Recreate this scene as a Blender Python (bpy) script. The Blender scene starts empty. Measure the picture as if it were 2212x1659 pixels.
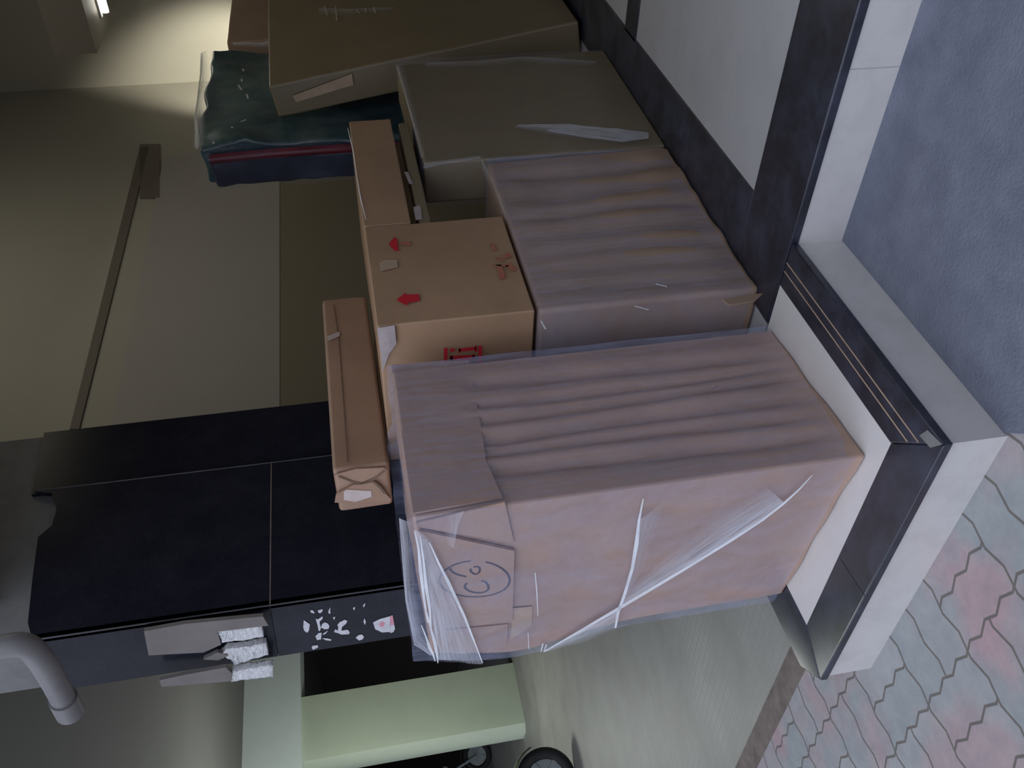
import bpy, bmesh, math, random
from mathutils import Vector, Matrix, noise
random.seed(7)
S = bpy.context.scene
COL = S.collection

# ------------------------------------------------------------------ camera
W, H, F = 2212, 1659, 1888.7
EYE = Vector((0, 0, 1.42))
RC = Matrix(((0.7356593, 0.66835372, -0.11003953),
             (0.02702029, -0.19128261, -0.98116302),
             (-0.6768126, 0.7188284, -0.15877795)))      # world -> (right, down, forward) with the phone upright
cam = bpy.data.cameras.new('camera')
camo = bpy.data.objects.new('camera', cam)
COL.objects.link(camo)
right, down, fwd = Vector(RC[0]), Vector(RC[1]), Vector(RC[2])
m = Matrix((down, right, -fwd)).transposed().to_4x4()    # the phone is held on its side: picture right = down
m.translation = EYE
camo.matrix_world = m
cam.sensor_fit = 'HORIZONTAL'
cam.sensor_width = 36
cam.lens = 36 * F / W
cam.clip_start = 0.02
S.camera = camo

# ------------------------------------------------------------------ world, lights, exposure
S.view_settings.view_transform = 'Standard'
S.view_settings.look = 'None'
S.view_settings.gamma = 1
S.view_settings.exposure = 0
S.view_settings.use_curve_mapping = False
wd = bpy.data.worlds.new('world'); S.world = wd
wd.use_nodes = True
nt = wd.node_tree
bg = nt.nodes['Background']
tc = nt.nodes.new('ShaderNodeTexCoord')
sep = nt.nodes.new('ShaderNodeSeparateXYZ')
nt.links.new(tc.outputs['Generated'], sep.inputs[0])
mr = nt.nodes.new('ShaderNodeMapRange')
mr.inputs['From Min'].default_value = -0.1; mr.inputs['From Max'].default_value = 0.6
mr.inputs['To Min'].default_value = 0.3; mr.inputs['To Max'].default_value = 1.0
nt.links.new(sep.outputs['Z'], mr.inputs['Value'])
mul = nt.nodes.new('ShaderNodeMath'); mul.operation = 'MULTIPLY'; mul.inputs[1].default_value = 1.05
mr2 = nt.nodes.new('ShaderNodeMapRange'); mr2.inputs['From Min'].default_value = -.8; mr2.inputs['From Max'].default_value = .5
mr2.inputs['To Min'].default_value = 1.75; mr2.inputs['To Max'].default_value = .6
nt.links.new(sep.outputs['Y'], mr2.inputs['Value'])
mul2 = nt.nodes.new('ShaderNodeMath'); mul2.operation = 'MULTIPLY'
nt.links.new(mr.outputs[0], mul2.inputs[0]); nt.links.new(mr2.outputs[0], mul2.inputs[1])
nt.links.new(mul2.outputs[0], mul.inputs[0])
bg.inputs['Color'].default_value = (0.78, 0.84, 1.0, 1)
nt.links.new(mul.outputs[0], bg.inputs['Strength'])

def light(name, kind, loc, energy, color, target=None, **kw):
    l = bpy.data.lights.new(name, kind); l.energy = energy; l.color = color
    for k, v in kw.items(): setattr(l, k, v)
    o = bpy.data.objects.new(name, l); COL.objects.link(o); o.location = loc
    if target is not None:
        o.rotation_euler = (Vector(target) - Vector(loc)).to_track_quat('-Z', 'Y').to_euler()
    return o
light('wall_spot', 'SPOT', (-2.7, 6.8, 1.3), 270, (1, .94, .78), (-3.5, 8.25, 2.42), spot_size=math.radians(48), spot_blend=.75, shadow_soft_size=.05)
light('shop_fill', 'AREA', (-1.0, 4.6, 3.6), 5, (1, .9, .62), (-0.6, 4.6, 0), size=1.2)  # added warm fill for the shop, no such lamp in view
light('wall_fill', 'AREA', (-1.35, 4.4, 3.95), 7.5, (1, .93, .76), (-3.5, 4.9, 2.3), size=1.1)  # added fill that brightens the left wall
light('ceiling_fill', 'POINT', (-2.2, 5.6, 4.2), 5, (1, .94, .8), shadow_soft_size=.1)  # added fill for ceiling and upper walls, no bulb in view
light('parking_fill', 'POINT', (-8.7, 3.7, 1.9), 85, (.96, 1, .92), shadow_soft_size=.2)  # added fill that brightens beam and pillar, no lamp in view

# ------------------------------------------------------------------ pixel rays to real planes (photo pixels, 2212 x 1659)
def ray(x, y):
    c = Vector((H / 2 - y, x - W / 2, F))
    return RC.transposed() @ c
def on(p, P0, n):
    r = ray(*p); n = Vector(n)
    return EYE + r * ((Vector(P0) - EYE).dot(n) / r.dot(n))
def onx(p, v): return on(p, (v, 0, 0), (1, 0, 0))
def ony(p, v): return on(p, (0, v, 0), (0, 1, 0))
def onz(p, v): return on(p, (0, 0, v), (0, 0, 1))

# ------------------------------------------------------------------ materials
MATS = {}
class G:
    """small node helper"""
    def __init__(s, name):
        s.m = bpy.data.materials.new(name); s.m.use_nodes = True
        s.t = s.m.node_tree; s.b = s.t.nodes['Principled BSDF']; s.out = s.t.nodes['Material Output']
        MATS[name] = s.m
    def n(s, typ, **kw):
        q = s.t.nodes.new('ShaderNode' + typ)
        for k, v in kw.items(): setattr(q, k, v)
        return q
    def l(s, a, b): s.t.links.new(a, b)
    def obj(s, scale=(1, 1, 1), rot=(0, 0, 0)):
        c = s.n('TexCoord'); mp = s.n('Mapping')
        mp.inputs['Scale'].default_value = scale; mp.inputs['Rotation'].default_value = rot
        s.l(c.outputs['Object'], mp.inputs[0]); return mp.outputs[0]
    def noise(s, vec, scale, detail=3, rough=.5, dist=0):
        q = s.n('TexNoise'); q.inputs['Scale'].default_value = scale; q.inputs['Detail'].default_value = detail
        q.inputs['Roughness'].default_value = rough; q.inputs['Distortion'].default_value = dist
        s.l(vec, q.inputs['Vector']); return q.outputs['Fac']
    def ramp(s, f, stops):
        q = s.n('ValToRGB'); e = q.color_ramp.elements
        while len(e) < len(stops): e.new(.5)
        for i, (p, c) in enumerate(stops):
            e[i].position = p; e[i].color = (*c, 1) if len(c) == 3 else c
        s.l(f, q.inputs[0]); return q.outputs[0]
    def mix(s, f, a, b, typ='MIX'):
        q = s.n('MixRGB'); q.blend_type = typ
        for i, v in ((0, f), (1, a), (2, b)):
            if hasattr(v, 'links') or hasattr(v, 'is_linked'): s.l(v, q.inputs[i])
            elif isinstance(v, (int, float)): q.inputs[i].default_value = v
            else: q.inputs[i].default_value = (*v, 1)
        return q.outputs[0]
    def math(s, op, a, b=0, c=None):
        q = s.n('Math'); q.operation = op
        for i, v in enumerate((a, b) if c is None else (a, b, c)):
            if isinstance(v, (int, float)): q.inputs[i].default_value = v
            else: s.l(v, q.inputs[i])
        return q.outputs[0]
    def bump(s, h, strength=.3, dist=.01):
        q = s.n('Bump'); q.inputs['Strength'].default_value = strength; q.inputs['Distance'].default_value = dist
        s.l(h, q.inputs['Height']); s.l(q.outputs[0], s.b.inputs['Normal'])
    def base(s, c):
        if isinstance(c, tuple): s.b.inputs['Base Color'].default_value = (*c, 1)
        else: s.l(c, s.b.inputs['Base Color'])
    def rough(s, r):
        if isinstance(r, (int, float)): s.b.inputs['Roughness'].default_value = r
        else: s.l(r, s.b.inputs['Roughness'])

def mottled(name, c1, c2, scale=4, rough=.7, detail=4, bump=0, bscale=60, bdist=.003, spec=.5):
    g = G(name); v = g.obj()
    f = g.noise(v, scale, detail, .6)
    g.base(g.ramp(f, [(.3, c1), (.7, c2)])); g.rough(rough)
    g.b.inputs['Specular IOR Level'].default_value = spec
    if bump: g.bump(g.noise(v, bscale, 3), bump, bdist)
    return g.m

def cardboard(name, c, gloss=.55, coat=0):
    g = G(name); v = g.obj()
    f = g.noise(v, 3.2, 5, .65)
    fib = g.noise(g.obj((40, 40, 300)), 2, 2)
    d = tuple(x * .8 for x in c); e = tuple(min(1, x * 1.12) for x in c)
    col = g.ramp(f, [(.25, d), (.75, e)])
    col = g.mix(.18, col, g.ramp(fib, [(.3, tuple(x * .7 for x in c)), (.7, e)]))
    g.base(col); g.rough(gloss)
    g.b.inputs['Coat Weight'].default_value = coat; g.b.inputs['Coat Roughness'].default_value = .25
    g.bump(g.noise(v, 25, 4), .12, .006)
    return g.m

cardboard('card_front', (.45, .30, .235), .5, .15)
cardboard('card_brown', (.36, .25, .185), .55)
cardboard('card_orange', (.4, .25, .15), .5, .1)
cardboard('card_dark', (.33, .22, .14), .5, .1)
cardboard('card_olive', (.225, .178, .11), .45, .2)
cardboard('kraft_paper', (.36, .225, .15), .5, .1)

def granite(name, rough=.16, spec=.25, dirt=(.035, .042, .068)):  # default blue tint adds reflected sky to the stone's colour
    g = G(name); v = g.obj()
    vor = g.n('TexVoronoi'); vor.inputs['Scale'].default_value = 160; g.l(v, vor.inputs['Vector'])
    sp = g.ramp(vor.outputs['Distance'], [(.0, (.05, .052, .07)), (.25, (.013, .014, .022))])
    dirt = g.ramp(g.noise(v, 7, 5, .7), [(.4, (0, 0, 0)), (.8, dirt)])
    g.base(g.mix(1, sp, dirt, 'ADD')); g.rough(rough); g.b.inputs['Specular IOR Level'].default_value = spec
    return g.m
granite('granite', .22, .08, (.009, .009, .01)); granite('granite_side', .3, .12, (.012, .013, .018)); granite('granite_matt', .34, .8)

granite('granite_edge', .5, .9)
def tile(name, c, scale_dirt=5, rough=.3, dirt=.12):
    g = G(name); v = g.obj()
    f = g.noise(v, scale_dirt, 6, .7)
    g.base(g.mix(g.ramp(f, [(.45, (0, 0, 0)), (.85, (dirt * 3, dirt * 3, dirt * 3))]), c, tuple(x * .62 for x in c)))
    g.rough(rough); return g.m
tile('tile_white', (.66, .64, .63), rough=.22)
tile('tile_floor', (.44, .44, .45), rough=.16)
tile('tile_riser', (.62, .6, .59), 9, .4, .16)
tile('wall_paint', (.42, .405, .35), 2, .7, .05)
tile('panel_paint', (.4, .385, .37), 2, .6, .05)
tile('dado', (.23, .205, .15), 2, .6, .05)
tile('ceiling_paint', (.17, .167, .16), 1.5, .8, .08)
tile('cream', (.5, .57, .44), 3, .5, .08)
tile('beam_paint', (.72, .8, .77), 3, .5, .06)
tile('loft_and_shade_brown', (.17, .15, .125), 3, .6, .1)  # loft paint, also the painted recess shade strips
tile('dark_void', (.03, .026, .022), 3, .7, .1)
tile('plaster', (.2, .2, .195), 8, .9, .3)
mottled('asphalt', (.135, .15, .2), (.195, .212, .27), 9, .85, 8, .6, 130, .006)
mottled('gutter', (.13, .1, .085), (.24, .2, .17), 12, .9, 5, .4, 60, .005)

def pavers():
    g = G('pavers')
    c = g.n('TexCoord'); sx = g.n('SeparateXYZ'); g.l(c.outputs['Object'], sx.inputs[0])
    def tri(x, per, amp):
        e = g.math('ABSOLUTE', g.math('SUBTRACT', g.math('FRACT', g.math('DIVIDE', x, per)), .5)); return g.math('MULTIPLY', e, amp * 2)
    X = g.math('ADD', g.math('ADD', sx.outputs[0], 1.967), tri(sx.outputs[1], .13, .017))
    Y = g.math('ADD', g.math('SUBTRACT', sx.outputs[1], .938), tri(sx.outputs[0], .095, .017))
    cb = g.n('CombineXYZ'); g.l(X, cb.inputs[0]); g.l(Y, cb.inputs[1])
    def bricks(w, h, c1, c2):
        br = g.n('TexBrick'); br.offset = 0; br.inputs['Scale'].default_value = 1
        br.inputs['Brick Width'].default_value = w; br.inputs['Row Height'].default_value = h
        br.inputs['Mortar Size'].default_value = .0055; br.inputs['Mortar Smooth'].default_value = .6
        br.inputs['Color1'].default_value = (*c1, 1); br.inputs['Color2'].default_value = (*c2, 1)
        br.inputs['Mortar'].default_value = (.17, .155, .14, 1)
        g.l(cb.outputs[0], br.inputs['Vector']); return br
    ch = g.math('ADD', g.math('FLOOR', g.math('DIVIDE', X, .285)), g.math('FLOOR', g.math('DIVIDE', Y, .26)))
    mask = g.math('GREATER_THAN', g.math('FRACT', g.math('MULTIPLY', ch, .5)), .25)
    v = c.outputs['Object']
    pink = g.ramp(g.noise(v, 2.3, 3), [(.46, (0, 0, 0)), (.58, (1, 1, 1))])
    out = []
    for w, h in ((.285, .13), (.1425, .26)):
        a = bricks(w, h, (.33, .36, .365), (.38, .39, .39)); b = bricks(w, h, (.46, .33, .345), (.4, .345, .35))
        out.append((g.mix(pink, a.outputs['Color'], b.outputs['Color']), a.outputs['Fac']))
    col = g.mix(mask, out[0][0], out[1][0]); fac = g.mix(mask, out[0][1], out[1][1])
    dirt = g.ramp(g.noise(v, 14, 6, .7), [(.3, (.8, .8, .82)), (.7, (1.06, 1.04, 1.02))])
    g.base(g.mix(1, col, dirt, 'MULTIPLY')); g.rough(.85)
    g.bump(g.math('SUBTRACT', 1, fac), .4, .005)
pavers()

def lozenge():
    g = G('lozenge_tile')
    c = g.n('TexCoord'); sx = g.n('SeparateXYZ'); g.l(c.outputs['Object'], sx.inputs[0])
    def lines(a):
        fr = g.math('FRACT', a); d = g.math('ABSOLUTE', g.math('SUBTRACT', fr, .5))
        return g.math('GREATER_THAN', d, .44)
    x = g.math('DIVIDE', sx.outputs[0], .046); y = g.math('DIVIDE', sx.outputs[1], .046)
    a = lines(g.math('ADD', x, g.math('MULTIPLY', y, .12))); b = lines(g.math('SUBTRACT', y, g.math('MULTIPLY', x, .08)))
    mask = g.math('MAXIMUM', a, b)
    v = c.outputs['Object']
    base = g.ramp(g.noise(v, 2.2, 5, .6), [(.3, (.225, .225, .2)), (.7, (.33, .33, .3))])
    g.base(g.mix(mask, base, (.26, .25, .225))); g.rough(.55)
    g.bump(g.math('SUBTRACT', 1, mask), .3, .004)
lozenge()

def film(name, a0, a1, white=.6, rough=.22, streak=(6, 60, 6)):
    g = G(name); v = g.obj(streak)
    f = g.noise(v, 1, 4, .6, .4)
    g.base((white * .78, white * .88, min(1, white * 1.3))); g.rough(rough)  # blue base colour stands in for sky reflected in the film
    g.b.inputs['Specular IOR Level'].default_value = .8
    tr = g.n('BsdfTransparent'); mx = g.n('MixShader')
    g.l(g.ramp(f, [(.35, (a0, a0, a0)), (.7, (a1, a1, a1))]), mx.inputs[0])
    g.l(tr.outputs[0], mx.inputs[1]); g.l(g.b.outputs[0], mx.inputs[2])
    g.l(mx.outputs[0], g.out.inputs['Surface'])
    g.bump(g.noise(g.obj((9, 9, 9)), 2, 3), .4, .02)
film('film_clear', .07, .26)
film('film_thin', .015, .08, .45)

def crease(name, lo, hi, white=.92, su=3, sv=26, back=.06):
    """white stress marks and painted glints in the stretch film: threads run along U"""
    g = G(name); c = g.n('TexCoord'); mp = g.n('Mapping'); mp.inputs['Scale'].default_value = (su, sv, 1)
    g.l(c.outputs['UV'], mp.inputs[0])
    f = g.noise(mp.outputs[0], 1, 4, .65)
    sx = g.n('SeparateXYZ'); g.l(c.outputs['UV'], sx.inputs[0])
    edge = g.ramp(sx.outputs[1], [(0, (1, 1, 1)), (.3, (.65, .65, .65)), (1, (0, 0, 0))])
    g.base((white*.92, white*.97, min(1, white*1.1))); g.rough(.3); g.b.inputs['Specular IOR Level'].default_value = .8  # blue-white colour carries the sky reflected by the strands
    tr = g.n('BsdfTransparent'); mx = g.n('MixShader')
    g.l(g.math('MULTIPLY', g.ramp(f, [(.3, (lo, lo, lo)), (.7, (hi, hi, hi))]), edge), mx.inputs[0])
    tl = g.n('BsdfTranslucent'); tl.inputs[0].default_value = (.95, .97, 1, 1); m2 = g.n('MixShader'); m2.inputs[0].default_value = back
    g.l(g.b.outputs[0], m2.inputs[1]); g.l(tl.outputs[0], m2.inputs[2])
    g.l(tr.outputs[0], mx.inputs[1]); g.l(m2.outputs[0], mx.inputs[2])
    g.l(mx.outputs[0], g.out.inputs['Surface'])
crease('crease_veil', .1, 1.0)
crease('crease_faint', .03, .5)
def thread(name='crease_thread', back=.04):
    g = G(name); v = g.obj()
    g.base((.9, .94, 1)); g.rough(.25); g.b.inputs['Specular IOR Level'].default_value = .9
    tr = g.n('BsdfTransparent'); mx = g.n('MixShader')
    g.l(g.ramp(g.noise(v, 9, 3), [(.3, (.75, .75, .75)), (.6, (1, 1, 1))]), mx.inputs[0])
    tl = g.n('BsdfTranslucent'); tl.inputs[0].default_value = (.95, .97, 1, 1); m2 = g.n('MixShader'); m2.inputs[0].default_value = back
    g.l(g.b.outputs[0], m2.inputs[1]); g.l(tl.outputs[0], m2.inputs[2])
    g.l(tr.outputs[0], mx.inputs[1]); g.l(m2.outputs[0], mx.inputs[2])
    g.l(mx.outputs[0], g.out.inputs['Surface'])
thread(); thread('crease_glow', .6); crease('veil_glow', .3, 1.0, back=.6)

def quilt():
    g = G('quilt_blue'); v = g.obj()
    f = g.noise(v, 3, 3); f2 = g.noise(v, 11, 3)
    col = g.ramp(f, [(.35, (.03, .07, .085)), (.5, (.06, .12, .12)), (.68, (.12, .17, .17))])
    g.base(g.mix(.35, col, g.ramp(f2, [(.4, (.02, .05, .07)), (.65, (.1, .15, .14))])))
    g.rough(.35); g.b.inputs['Coat Weight'].default_value = .35; g.b.inputs['Coat Roughness'].default_value = .15
    g.bump(f2, .3, .02)
quilt()
mottled('quilt_navy', (.02, .022, .04), (.035, .04, .07), 6, .4, 3, .2, 20, .01)
mottled('piping_red', (.1, .012, .025), (.17, .02, .035), 9, .4)
mottled('ink_red', (.5, .012, .025), (.62, .02, .035), 30, .6)
mottled('ink_red_faint', (.4, .2, .12), (.42, .1, .07), 60, .6)
mottled('ink_marker', (.03, .02, .04), (.06, .04, .07), 40, .6)
mottled('seam_dark', (.12, .075, .05), (.18, .115, .08), 20, .7)
mottled('tape_pale', (.5, .4, .37), (.58, .5, .49), 18, .25, 4, .4, 30, .004, .8)
mottled('tape_film', (.34, .28, .27), (.44, .38, .38), 18, .25, 4, .4, 30, .004, .8)
mottled('tape_brown', (.45, .32, .22), (.52, .38, .27), 12, .25, 4, .3, 30, .003, .8)
mottled('paper_white', (.5, .5, .55), (.68, .68, .72), 40, .7)
mottled('paper_pink', (.6, .25, .33), (.66, .3, .36), 40, .7)
mottled('pvc', (.15, .145, .15), (.2, .195, .195), 6, .45)
mottled('pillar_reflection', (.14, .125, .115), (.18, .165, .155), 8, .6)  # dull part of the reflections in the pillar side
mottled('tyre', (.012, .012, .013), (.022, .022, .022), 30, .7)
mottled('alloy', (.2, .24, .25), (.3, .34, .34), 10, .35)
mottled('bike_paint', (.01, .008, .008), (.02, .014, .012), 10, .4)
mottled('mudguard', (.03, .045, .03), (.1, .12, .07), 8, .3)
mottled('lamp_body', (.6, .6, .58), (.7, .7, .68), 4, .5)
def bright_reflection():  # mottled white for the bright part of the pillar reflections
    g = G('bright_reflection'); v = g.obj((8, 8, 26))
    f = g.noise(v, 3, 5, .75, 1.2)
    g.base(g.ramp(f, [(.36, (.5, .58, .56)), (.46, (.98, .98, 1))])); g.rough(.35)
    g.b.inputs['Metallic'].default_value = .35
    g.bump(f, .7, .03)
bright_reflection()
def tube_mat():
    g = G('tube_lit'); g.base((1, 1, 1))
    g.b.inputs['Emission Color'].default_value = (1, .97, .86, 1); g.b.inputs['Emission Strength'].default_value = 9
tube_mat()

# ------------------------------------------------------------------ object helpers
def link(name, me, mat, parent=None):
    o = bpy.data.objects.new(name, me); COL.objects.link(o)
    if mat: me.materials.append(MATS[mat])
    if parent:
        o.parent = parent
        o.matrix_parent_inverse = parent.matrix_world.inverted() if False else Matrix.Translation(-parent.location)
    return o
def tag(o, label=None, cat=None, group=None, kind=None):
    for k, v in (('label', label), ('category', cat), ('group', group), ('kind', kind)):
        if v: o[k] = v
    return o
def thing(name, loc, label, cat, group=None):
    o = bpy.data.objects.new(name, None); COL.objects.link(o); o.location = loc
    o.empty_display_size = .1
    return tag(o, label, cat, group)
def mesh(verts, faces, smooth=False, uvs=None, sharp=None):
    me = bpy.data.meshes.new('m'); me.from_pydata([tuple(v) for v in verts], [], faces); me.update()
    if uvs:
        l = me.uv_layers.new(name='UVMap')
        for p in me.polygons:
            for li, vi in zip(p.loop_indices, p.vertices): l.data[li].uv = uvs[vi]
    if smooth:
        for p in me.polygons: p.use_smooth = True
    if sharp is not None: mark_sharp(me, sharp)
    return me
def mark_sharp(me, deg=40):
    bm = bmesh.new(); bm.from_mesh(me)
    for e in bm.edges:
        if len(e.link_faces) == 2 and e.calc_face_angle(0) > math.radians(deg): e.smooth = False
    for f in bm.faces: f.smooth = True
    bm.to_mesh(me); bm.free()
def bm_mesh(bm, sharp=40):
    me = bpy.data.meshes.new('m'); bmesh.ops.recalc_face_normals(bm, faces=bm.faces); bm.to_mesh(me); bm.free()
    mark_sharp(me, sharp); return me
def box_me(lo, hi, bev=0, seg=2):
    bm = bmesh.new(); bmesh.ops.create_cube(bm, size=1)
    lo, hi = Vector(lo), Vector(hi)
    for v in bm.verts:
        v.co = Vector([(lo[i] + hi[i]) / 2 + v.co[i] * (hi[i] - lo[i]) for i in range(3)])
    if bev: bmesh.ops.bevel(bm, geom=bm.edges, offset=bev, segments=seg, affect='EDGES', profile=.6)
    return bm_mesh(bm)
def struct(name, me, mat, label=None):
    return tag(link(name, me, mat), label, None, None, 'structure')
def sbox(name, lo, hi, mat, label=None, bev=0): return struct(name, box_me(lo, hi, bev), mat, label)

def hexa(c, n, disp=None):
    """closed shell of a (possibly leaning) box from 8 corners, gridded and displaced.
    c: bottom 4 counter-clockwise from (u0,v0), then top 4."""
    c = [Vector(p) for p in c]; nx, ny, nz = n; idx = {}; verts = []; faces = []
    def P(u, v, w):
        b = c[0] * (1-u)*(1-v) + c[1]*u*(1-v) + c[2]*u*v + c[3]*(1-u)*v
        t = c[4] * (1-u)*(1-v) + c[5]*u*(1-v) + c[6]*u*v + c[7]*(1-u)*v
        return b*(1-w) + t*w
    def vid(i, j, k):
        if (i, j, k) not in idx:
            u, v, w = i/nx, j/ny, k/nz
            p = P(u, v, w)
            if disp: p = p + Vector(disp(u, v, w, p))
            idx[(i, j, k)] = len(verts); verts.append(p)
        return idx[(i, j, k)]
    for i in range(nx):
        for j in range(ny):
            for k, fl in ((0, 1), (nz, 0)):
                q = [vid(i, j, k), vid(i+1, j, k), vid(i+1, j+1, k), vid(i, j+1, k)]
                faces.append(q[::-1] if fl else q)
    for i in range(nx):
        for k in range(nz):
            for j, fl in ((0, 0), (ny, 1)):
                q = [vid(i, j, k), vid(i+1, j, k), vid(i+1, j, k+1), vid(i, j, k+1)]
                faces.append(q[::-1] if fl else q)
    for j in range(ny):
        for k in range(nz):
            for i, fl in ((0, 1), (nx, 0)):
                q = [vid(i, j, k), vid(i, j+1, k), vid(i, j+1, k+1), vid(i, j, k+1)]
                faces.append(q[::-1] if fl else q)
    return mesh(verts, faces, sharp=50)
def bevel(o, w=.008, seg=2):
    b = o.modifiers.new('edge', 'BEVEL'); b.width = w; b.segments = seg; b.limit_method = 'ANGLE'; b.angle_limit = math.radians(50)
    b.harden_normals = True
    return o
def nz3(p, s, a): return noise.noise(Vector(p) * s) * a
def corners(x0, x1, y0, y1, z0, z1):
    return [(x0, y0, z0), (x1, y0, z0), (x1, y1, z0), (x0, y1, z0), (x0, y0, z1), (x1, y0, z1), (x1, y1, z1), (x0, y1, z1)]
def ribbon(pts, width, n, name, mat, parent, lift=.002, close=False):
    """flat stroke lying on a face with normal n"""
    n = Vector(n).normalized(); pts = [Vector(p) for p in pts]
    if close: pts = pts + [pts[0]]
    vs, fs, uv = [], [], []
    for i, p in enumerate(pts):
        if close and i in (0, len(pts) - 1): d = pts[1] - pts[-2]
        else: d = pts[min(i+1, len(pts)-1)] - pts[max(i-1, 0)]
        s = n.cross(d).normalized()
        w = width[min(i, len(width)-1)] if isinstance(width, (list, tuple)) else width
        vs += [p + n*lift + s*w/2, p + n*lift - s*w/2]
        uv += [(i/(len(pts)-1), 0), (i/(len(pts)-1), 1)]
    for i in range(len(pts)-1): fs.append((2*i, 2*i+1, 2*i+3, 2*i+2))
    if name is None: return vs, fs
    return link(name, mesh(vs, fs, uvs=uv), mat, parent)
def strokes(lines, width, n, name, mat, parent, lift=.002):
    V, Fs = [], []
    for l in lines:
        cl = False; w = width
        if isinstance(l, tuple) and isinstance(l[0], list): l, w = l
        vs, fs = ribbon(l, w, n, None, None, None, lift)
        b = len(V); V += vs; Fs += [tuple(i+b for i in f) for f in fs]
    return link(name, mesh(V, Fs), mat, parent)
def each(lines, width, n, name, mat, parent, lift=.002):
    return [strokes([l], width, n, name, mat, parent, lift) for l in lines]
def polys(plist, n, name, mat, parent, lift=.002, thick=0.001):
    """flat shapes with a little thickness lying on a face with normal n"""
    n = Vector(n).normalized(); bm = bmesh.new()
    for p in plist:
        p = [Vector(q) for q in p]
        a = [bm.verts.new(q + n*lift) for q in p]; b = [bm.verts.new(q + n*(lift+thick)) for q in p]
        bm.faces.new(b)
        for i in range(len(p)):
            j = (i+1) % len(p); bm.faces.new((a[i], a[j], b[j], b[i]))
    return link(name, bm_mesh(bm), mat, parent)
def veil(A, B, name, mat, parent, off=(0, 0, 0), wob=.003):
    """sheet of film between two rails A (dense white edge) and B (fades out)"""
    A = [Vector(p) for p in A]; B = [Vector(p) for p in B]; off = Vector(off)
    def samp(L, t):
        s = t*(len(L)-1); i = min(int(s), len(L)-2); return L[i].lerp(L[i+1], s-i)
    N, M = 24, 8; vs, fs, uv = [], [], []
    for i in range(N+1):
        a, b = samp(A, i/N), samp(B, i/N)
        for j in range(M+1):
            p = a.lerp(b, j/M) + off
            p += off.normalized() * nz3(p, 22, wob) if off.length else Vector()
            vs.append(p); uv.append((i/N, j/M))
    for i in range(N):
        for j in range(M):
            k = i*(M+1)+j; fs.append((k, k+1, k+M+2, k+M+1))
    return link(name, mesh(vs, fs, smooth=True, uvs=uv), mat, parent)
def tubes(path, r, name, mat, parent=None, seg=16, cap=True):
    path = [Vector(p) for p in path]; bm = bmesh.new(); rings = []
    for i, p in enumerate(path):
        d = (path[min(i+1, len(path)-1)] - path[max(i-1, 0)]).normalized()
        a = d.orthogonal().normalized() if i == 0 else (a0 - d*a0.dot(d)).normalized()
        a0 = a; b = d.cross(a)
        rings.append([bm.verts.new(p + (a*math.cos(t) + b*math.sin(t))*(r if not isinstance(r, list) else r[i])) for t in [2*math.pi*k/seg for k in range(seg)]])
    for q, s in zip(rings, rings[1:]):
        for k in range(seg): bm.faces.new((q[k], q[(k+1) % seg], s[(k+1) % seg], s[k]))
    if cap: bm.faces.new(rings[0][::-1]); bm.faces.new(rings[-1])
    me = bm_mesh(bm)
    return link(name, me, mat, parent)
def smooth_path(p, k=6):
    p = [Vector(q) for q in p]; out = []
    for i in range(len(p)-1):
        a = p[max(i-1, 0)]; b = p[i]; c = p[i+1]; d = p[min(i+2, len(p)-1)]
        for j in range(k):
            t = j/k
            out.append(.5*((2*b) + (c-a)*t + (2*a-5*b+4*c-d)*t*t + (3*b-a-3*c+d)*t**3))
    return out + [p[-1]]

# ------------------------------------------------------------------ ground
FL = .17                                  # level of the landing and shop floor
sbox('paving', (-30, -8, -.06), (8, 1.37, 0), 'pavers', 'grey and pink interlocking pavers around the step')
sbox('driveway', (-30, 1.48, -.06), (-2.5, 14, 0), 'lozenge_tile', 'lozenge-tiled parking driveway left of the step')
sbox('gutter', (-30, 1.37, -.06), (-2.43, 1.48, .002), 'gutter', 'brown cement joint between pavers and driveway')
# asphalt/cement apron with a ragged edge
pts = [(8, -8), (8, 2.1), (-1.42, 2.1), (-1.42, 1.16)]
y = 1.16; x = -1.38
while y > -8:
    y -= .06; x = -1.36 + (1.16 - y)*.12 + .05*noise.noise((y*4, 1, 0)) + .02*noise.noise((y*17, 3, 0))
    pts.append((x, y))
bm = bmesh.new(); f = bm.faces.new([bm.verts.new((a, b, .004)) for a, b in pts])
bmesh.ops.triangulate(bm, faces=[f])
struct('road', bm_mesh(bm), 'asphalt', 'blue-grey asphalt apron right of the step')

# ------------------------------------------------------------------ landing step and shop floor
LX0, LX1, LY0, LY1 = -2.43, -1.405, 1.135, 1.95
def slab(name, poly, z0, z1, mat, label=None, bev=.006):
    bm = bmesh.new()
    a = [bm.verts.new((x, y, z0)) for x, y in poly]; b = [bm.verts.new((x, y, z1)) for x, y in poly]
    bm.faces.new(a[::-1]); bm.faces.new(b)
    for i in range(len(poly)):
        j = (i+1) % len(poly); bm.faces.new((a[i], a[j], b[j], b[i]))
    bmesh.ops.recalc_face_normals(bm, faces=bm.faces)
    if bev: bmesh.ops.bevel(bm, geom=[e for e in bm.edges if all(v.co.z > z1-1e-5 for v in e.verts)], offset=bev, segments=3, affect='EDGES', profile=.6)
    return struct(name, bm_mesh(bm), mat, label)
slab('step_riser', [(-2.445, LY0+.008), (LX1-.008, LY0+.008), (LX1-.008, LY1+.02), (-2.527, LY1+.02), (-2.527, 1.235)], -.03, FL-.022, 'tile_riser', 'white tiled riser of the step', 0)
sbox('floor', (-2.6, 1.965, -.03), (1.6, 8.25, FL-.002), 'tile_floor', 'glossy white tiled shop floor')
sbox('floor_riser', (LX1-.02, 1.958, -.03), (1.6, 1.98, FL-.022), 'tile_riser', 'white tiled riser under the shop front edge')
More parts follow.
